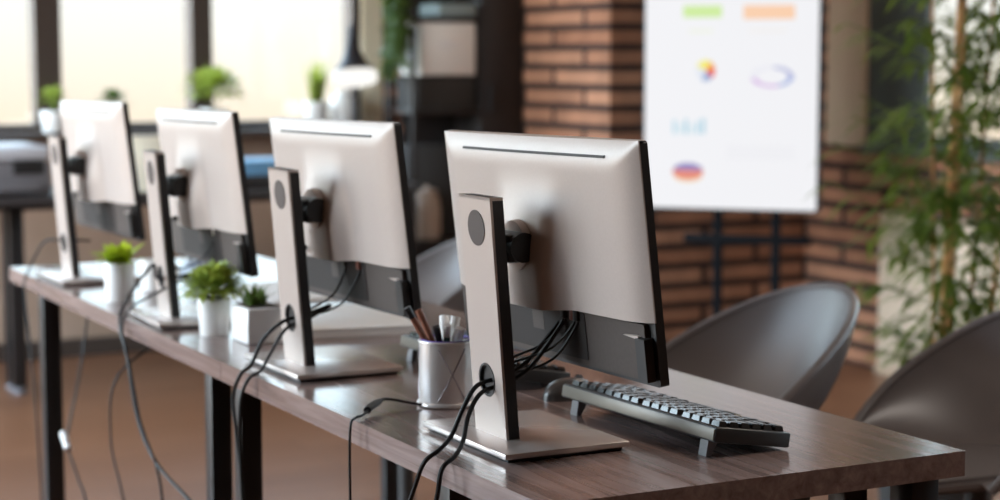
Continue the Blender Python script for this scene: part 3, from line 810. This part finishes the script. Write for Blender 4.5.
# ------------------------------------------------------------------ dark bookcase beside the pillar
bc = thing('bookcase', 'dark tall bookcase standing between the brick strip and the brick pillar', 'bookcase', (3.42, 7.02, 0))
X0, X1, Y0, Y1 = 3.165-3.42, 3.678-3.42, 6.82-7.02, 7.08-7.02
for y in (Y0+.010, Y1-.010): obj('corner_post', bx((X0, y-.010, 0), (X0+.018, y+.010, 2.05), .002), M['shelfdark'], bc)
for x in (X1-.009, 3.49-3.42): obj('side_panel', bx((x-.009, Y0, 0), (x+.009, Y1, 2.05), .002), M['shelfdark'], bc)
obj('back_panel', bx((3.24-3.42, Y1-.012, .02), (X1-.018, Y1, 2.05)), M['shelfdark'], bc)
obj('top_board', bx((X0, Y0, 2.05), (X1, Y1, 2.07), .002), M['shelfdark'], bc)
for z in (.06, .47, 1.01, 1.39, 1.72): obj('shelf', bx((X0+.019, Y0+.008, z-.018), (3.48-3.42, Y1-.013, z), .002), M['shelfdark'], bc)
dr = obj('door', bx((3.50-3.42, Y0-.003, .05), (X1-.019, Y0+.015, 2.04), .003), M['shelfdark'], bc)
obj('handle', bx((3.515-3.42, Y0-.022, 1.0), (3.523-3.42, Y0-.003, 1.12), .002), M['lampmetal'], dr)
def item(name, label, cat, c0, c1, m, bev=.006):
    c = [(a+b)/2 for a, b in zip(c0, c1)]
    b = bm_new(); add_box(b, (0, 0, (c1[2]-c0[2])/2), [abs(q-p) for p, q in zip(c0, c1)], bev)
    o = obj(name, b, m); o.location = (c[0], c[1], c0[2]); tag(o, label, cat); return o
item('storage_box', 'dark grey box on the bookcase shelf under the pale box', 'box', (3.20, 6.85, 1.011), (3.468, 7.06, 1.15), M['greybox'])
o = item('storage_box', 'pale box stacked on the dark grey box in the bookcase', 'box', (3.215, 6.84, 1.151), (3.465, 7.05, 1.368), M['palebox'])
b = bm_new(); add_box(b, (0.0, -.1065, .125), (.09, .003, .03), .001); obj('label_plate', b, M['paper'], o)
item('storage_box', 'teal-grey box on the upper bookcase shelf', 'box', (3.30, 6.84, 1.391), (3.47, 7.05, 1.445), M['teal'])
item('storage_box', 'dark grey-blue box low in the bookcase behind the beige jar', 'box', (3.21, 6.96, .471), (3.46, 7.06, .86), M['greybox'])
j = thing('jar', 'beige rounded jar on the lower bookcase shelf', 'jar', (3.265, 6.90, .471))
b = bm_new(); add_lathe(b, [(0, 0), (.05, 0), (.058, .02), (.060, .12), (.052, .17), (.04, .185), (.04, .19), (0, .19)], 28); obj('body', b, M['beige'], j)
b = bm_new(); add_lathe(b, [(0, .19), (.043, .19), (.043, .205), (.012, .208), (.012, .222), (0, .224)], 24); obj('lid', b, M['beige'], j)
iv = thing('trailing_plant', 'dark green plant trailing down the left side of the bookcase', 'plant', (3.235, 6.93, 2.07))
pot_round(iv, .05, .062, .11); rnd = random.Random(31); b = bm_new(); sb = bm_new()
for k in range(22):
    x = rnd.uniform(-.115, -.085); y = rnd.uniform(-.12, .10); zz = rnd.uniform(-.95, -.55)
    P = [(0.0, -.0, .105), (x*.7, y*.8, .12), (x, y, -.02), (x+rnd.uniform(-.02, .01), y-.01, zz*.5), (x+rnd.uniform(-.03, .01), y-.01, zz)]
    pp_ = smooth_path(P, 8); add_tube(sb, pp_, .0016, 4, 1)
    for q in pp_[6:]:
        for _ in range(3):
            a = rnd.uniform(0, 2*PI); add_leaf(b, q, (math.cos(a), math.sin(a), -.4), rnd.uniform(.035, .06), .032, .4)
f = obj('foliage', b, M['leaf2'], iv, recalc=False); obj('vines', sb, M['leaf2'], f)

# ------------------------------------------------------------------ far table by the window wall and what stands on it
ft = thing('side_table', 'dark long table along the window wall behind the far monitors', 'table', (2.06, 6.72, 0))
obj('tabletop', add_box(bm_new(), (0, 0, .725), (1.9, .62, .03), .003), M['fartable'], ft)
obj('apron', add_box(bm_new(), (0, 0, .69), (1.8, .06, .04), .002), M['fartable'], ft)
for x in (-.55, .9):
    for y in (-.05, .05):
        l = obj('leg', add_box(bm_new(), (x, y, .37), (.05, .05, .68), .003), M['legpaint'], ft)
        b = bm_new(); add_lathe(b, [(0, 0), (.022, 0), (.026, .006), (.026, .02), (.015, .03), (0, .03)], 18, (x, y, 0)); obj('foot_cap', b, M['printer'], l)
pr = thing('printer', 'grey office printer with a pale lid on the far window table', 'printer', (1.40, 6.66, .741))
obj('body', add_box(bm_new(), (0, 0, .06), (.40, .36, .12), .012), M['printer'], pr)
obj('lid', add_box(bm_new(), (0, 0, .148), (.39, .35, .05), .014), M['printer2'], pr, label='pale lid')
obj('paper_tray', add_box(bm_new(), (0, -.185, .03), (.30, .05, .03), .005), M['printer'], pr)
obj('control_panel', add_box(bm_new(), (.12, -.175, .10), (.11, .02, .05), .004), M['black'], pr)
fo = thing('document_holder', 'cream upright document holder on the far table between two blurred monitors', 'document holder', (1.955, 6.52, .741))
obj('back_panel', add_box(bm_new(), (0, .03, .105), (.15, .012, .19), .003), M['creamcard'], fo)
obj('front_panel', add_box(bm_new(), (0, -.03, .07), (.15, .008, .14), .003), M['creamcard'], fo)
obj('base', add_box(bm_new(), (0, 0, .005), (.15, .075, .010), .002), M['creamcard'], fo)
obj('grey_insert', add_box(bm_new(), (.012, 0, .075), (.035, .03, .13), .002), M['greybox'], fo)
bl = thing('folder_stack', 'blue folders stacked on the far table, seen left of the second monitor', 'folders', (2.40, 6.60, .741), R(3))
for k, (m, hh) in enumerate(((M['shelfdark'], .045), (M['blue'], .028), (M['blue'], .025))):
    z = (0, .046, .075)[k]; obj('folder', add_box(bm_new(), (.006*k, 0, z+hh/2), (.26-.012*k, .26, hh), .004), m, bl)
lp = thing('desk_lamp', 'black desk lamp with a glowing white head before the window', 'lamp', (2.815, 6.60, .741))
b = bm_new(); add_lathe(b, [(0, 0), (.075, 0), (.078, .006), (.07, .014), (.012, .02), (0, .02)], 28); obj('base', b, M['lampmetal'], lp)
b = bm_new(); add_tube(b, [(0, 0, .018), (0, 0, .30), (.0, .03, .44), (.0, .05, .56), (-.0, .03, .60), (0, .005, .56)], .008, 10, 6); obj('arm', b, M['lampmetal'], lp)
hd = Matrix.Translation((0, 0, .405)) @ Matrix.Rotation(R(-10), 4, 'X')
b = bm_new(); add_lathe(b, [(0, .20), (.014, .195), (.018, .15), (.034, .10), (.052, .06), (.078, .034), (.082, .026), (0, .024)], 32); bmesh.ops.transform(b, matrix=hd, verts=b.verts); hdo = obj('lamp_shade', b, M['lampmetal'], lp)
b = bm_new(); add_lathe(b, [(0, .026), (.082, .026), (.089, .016), (.091, .0), (.088, -.016), (.078, -.027), (.045, -.034), (0, -.036)], 36); bmesh.ops.transform(b, matrix=hd, verts=b.verts); obj('diffuser', b, M['lampglow'], hdo, label='glowing white diffuser')

# plants on the window sill
def sill(label, x, r0, r1, h, rad, hh, n, L, w, m, seed, potm=None):
    t = thing('potted_plant', label, 'plant', (x, 7.355, .926), 0, 'pots on the back window sill')
    pot_round(t, r0, r1, h, potm); bush(t, h, rad, hh, n, L, w, m, seed)
    return t
sill('small green plant in a white pot on the sill, left of the farthest monitor', 1.83, .042, .050, .085, .055, .09, 160, .035, .014, M['leaf1'], 41)
sill('low green plant on the sill behind the farthest monitor', 2.07, .04, .05, .085, .06, .075, 160, .035, .014, M['leaf2'], 42)
sill('wide dark green bush on the sill above the third monitor', 2.50, .05, .06, .085, .125, .16, 620, .05, .016, M['leaf1'], 43)
t = thing('potted_plant', 'tall grassy plant in a white pot on the sill above the second monitor', 'plant', (2.96, 7.355, .926), 0, 'pots on the back window sill')
pot_round(t, .045, .055, .11); b = bm_new(); rnd = random.Random(50)
for k in range(70):
    a = rnd.uniform(0, 2*PI); s = rnd.uniform(.02, .38)
    add_leaf(b, (rnd.uniform(-.02, .02), rnd.uniform(-.02, .02), .10), (math.cos(a)*s, math.sin(a)*s, 1), rnd.uniform(.10, .24), .011, .12, seg=4)
obj('foliage', b, M['leaf1'], t, recalc=False)
vs = thing('vase', 'round white vase on the sill beside the tall grassy plant', 'vase', (3.085, 7.36, .926))
b = bm_new(); add_lathe(b, [(0, 0), (.035, 0), (.055, .03), (.062, .07), (.05, .115), (.03, .135), (.03, .15), (.026, .15), (.026, .13), (0, .12)], 32); obj('body', b, M['white'], vs)
b = bm_new(); add_lathe(b, [(.031, .146), (.034, .15), (.031, .154), (.027, .152)], 28); obj('lip', b, M['white'], vs)

# ------------------------------------------------------------------ sky, added fill lights, camera
w = bpy.data.worlds.new('sky'); sc.world = w; w.use_nodes = True
nt = w.node_tree; N = nt.nodes; L = nt.links; N.clear()
out = N.new('ShaderNodeOutputWorld'); bg = N.new('ShaderNodeBackground'); tc = N.new('ShaderNodeTexCoord')
sp = N.new('ShaderNodeSeparateXYZ'); L.new(tc.outputs['Generated'], sp.inputs[0])
mr = N.new('ShaderNodeMapRange'); mr.inputs['From Min'].default_value = -.12; mr.inputs['From Max'].default_value = .45
L.new(sp.outputs['Z'], mr.inputs['Value'])
cr = N.new('ShaderNodeValToRGB'); e = cr.color_ramp.elements
e[0].position = 0.0; e[0].color = (.90, .62, .42, 1)
e[1].position = 1.0; e[1].color = (.55, .72, .92, 1)
for p_, c_ in ((.13, (1.0, .82, .64)), (.185, (1.0, .90, .77)), (.235, (1.0, .97, .90)), (.27, (.98, .98, .96)), (.37, (.74, .91, 1.0))):
    k = e.new(p_); k.color = (*c_, 1)
L.new(mr.outputs[0], cr.inputs[0])
# brighter towards the sun side of the sky (-X, over the photographer's left)
mx = N.new('ShaderNodeMapRange'); mx.inputs['From Min'].default_value = 0.1; mx.inputs['From Max'].default_value = -1.0
mx.inputs['To Min'].default_value = 1.0; mx.inputs['To Max'].default_value = 5.2
L.new(sp.outputs['X'], mx.inputs['Value']); el = N.new('ShaderNodeMapRange'); el.inputs['From Min'].default_value = .035; el.inputs['From Max'].default_value = .16
el.inputs['To Min'].default_value = .66; el.inputs['To Max'].default_value = 2.4; L.new(sp.outputs['Z'], el.inputs['Value'])
mu = N.new('ShaderNodeMath'); mu.operation = 'MULTIPLY'; L.new(mx.outputs[0], mu.inputs[0]); L.new(el.outputs[0], mu.inputs[1])
L.new(mu.outputs[0], bg.inputs['Strength'])
L.new(cr.outputs[0], bg.inputs['Color']); L.new(bg.outputs[0], out.inputs[0])

def area(name, loc, rot, size, energy, col):
    l = bpy.data.lights.new(name, 'AREA'); l.shape = 'RECTANGLE'; l.size, l.size_y = size; l.energy = energy; l.color = col
    o = bpy.data.objects.new(name, l); o.location = loc; o.rotation_euler = rot; COL.objects.link(o); return o
# fill lights added out of view, each housed as a ceiling panel
CL = []
for (x, y) in ((-.9, 3.4), (-.9, 5.2)):
    t = thing('added_fill_panel', 'long unseen fill light panel added over the aisle left of the desks', 'lamp', (x, y, 2.9), 0, 'added fill lights over the aisle')
    CL.append(t)
    obj('housing', add_box(bm_new(), (0, 0, .06), (.32, 1.3, .08), .006), M['pale'], t)
    a = area('added_fill_light', (0, 0, .012), (0, 0, 0), (.28, 1.25), 8, (1, .93, .85)); a.parent = t
t = thing('added_fill_panel', 'square unseen fill light added before the brick wall and display', 'lamp', (3.9, 4.2, 2.9))  # unseen light added to brighten the bookcase, brick and jamb
obj('housing', add_box(bm_new(), (0, 0, .06), (.62, .62, .08), .006), M['pale'], t)
a = area('added_fill_light', (0, 0, .012), (0, 0, 0), (.56, .56), 8, (1, .90, .80)); a.parent = t

t = thing('added_fill_panel', 'square unseen fill light added over the chairs at the near end of the desks', 'lamp', (2.35, 1.3, 2.9))  # out-of-view light added to lift the dark chair at the right
obj('housing', add_box(bm_new(), (0, 0, .06), (.62, .62, .08), .006), M['pale'], t)
a = area('added_fill_light', (0, 0, .012), (0, 0, 0), (.56, .56), 14, (1, .90, .82)); a.parent = t

cam = bpy.data.cameras.new('camera'); co = bpy.data.objects.new('camera', cam); COL.objects.link(co)
cam.sensor_width = 36; cam.lens = 1834/1000*36
co.location = (0, 0, 1.23)
co.rotation_euler = (R(90-6.03828), 0, -R(27.62095))
cam.clip_start = .05; cam.clip_end = 100
cam.dof.use_dof = True; cam.dof.focus_distance = 2.18; cam.dof.aperture_fstop = 3.9; cam.dof.aperture_blades = 0
sc.camera = co
sc.view_settings.view_transform = 'Standard'; sc.view_settings.look = 'None'; sc.view_settings.gamma = 1; sc.view_settings.use_curve_mapping = False
sc.view_settings.exposure = 0.93
sc.cycles.use_denoising = True
sc.cycles.max_bounces = 8; sc.cycles.transparent_max_bounces = 12
sc.cycles.sample_clamp_indirect = 6.0
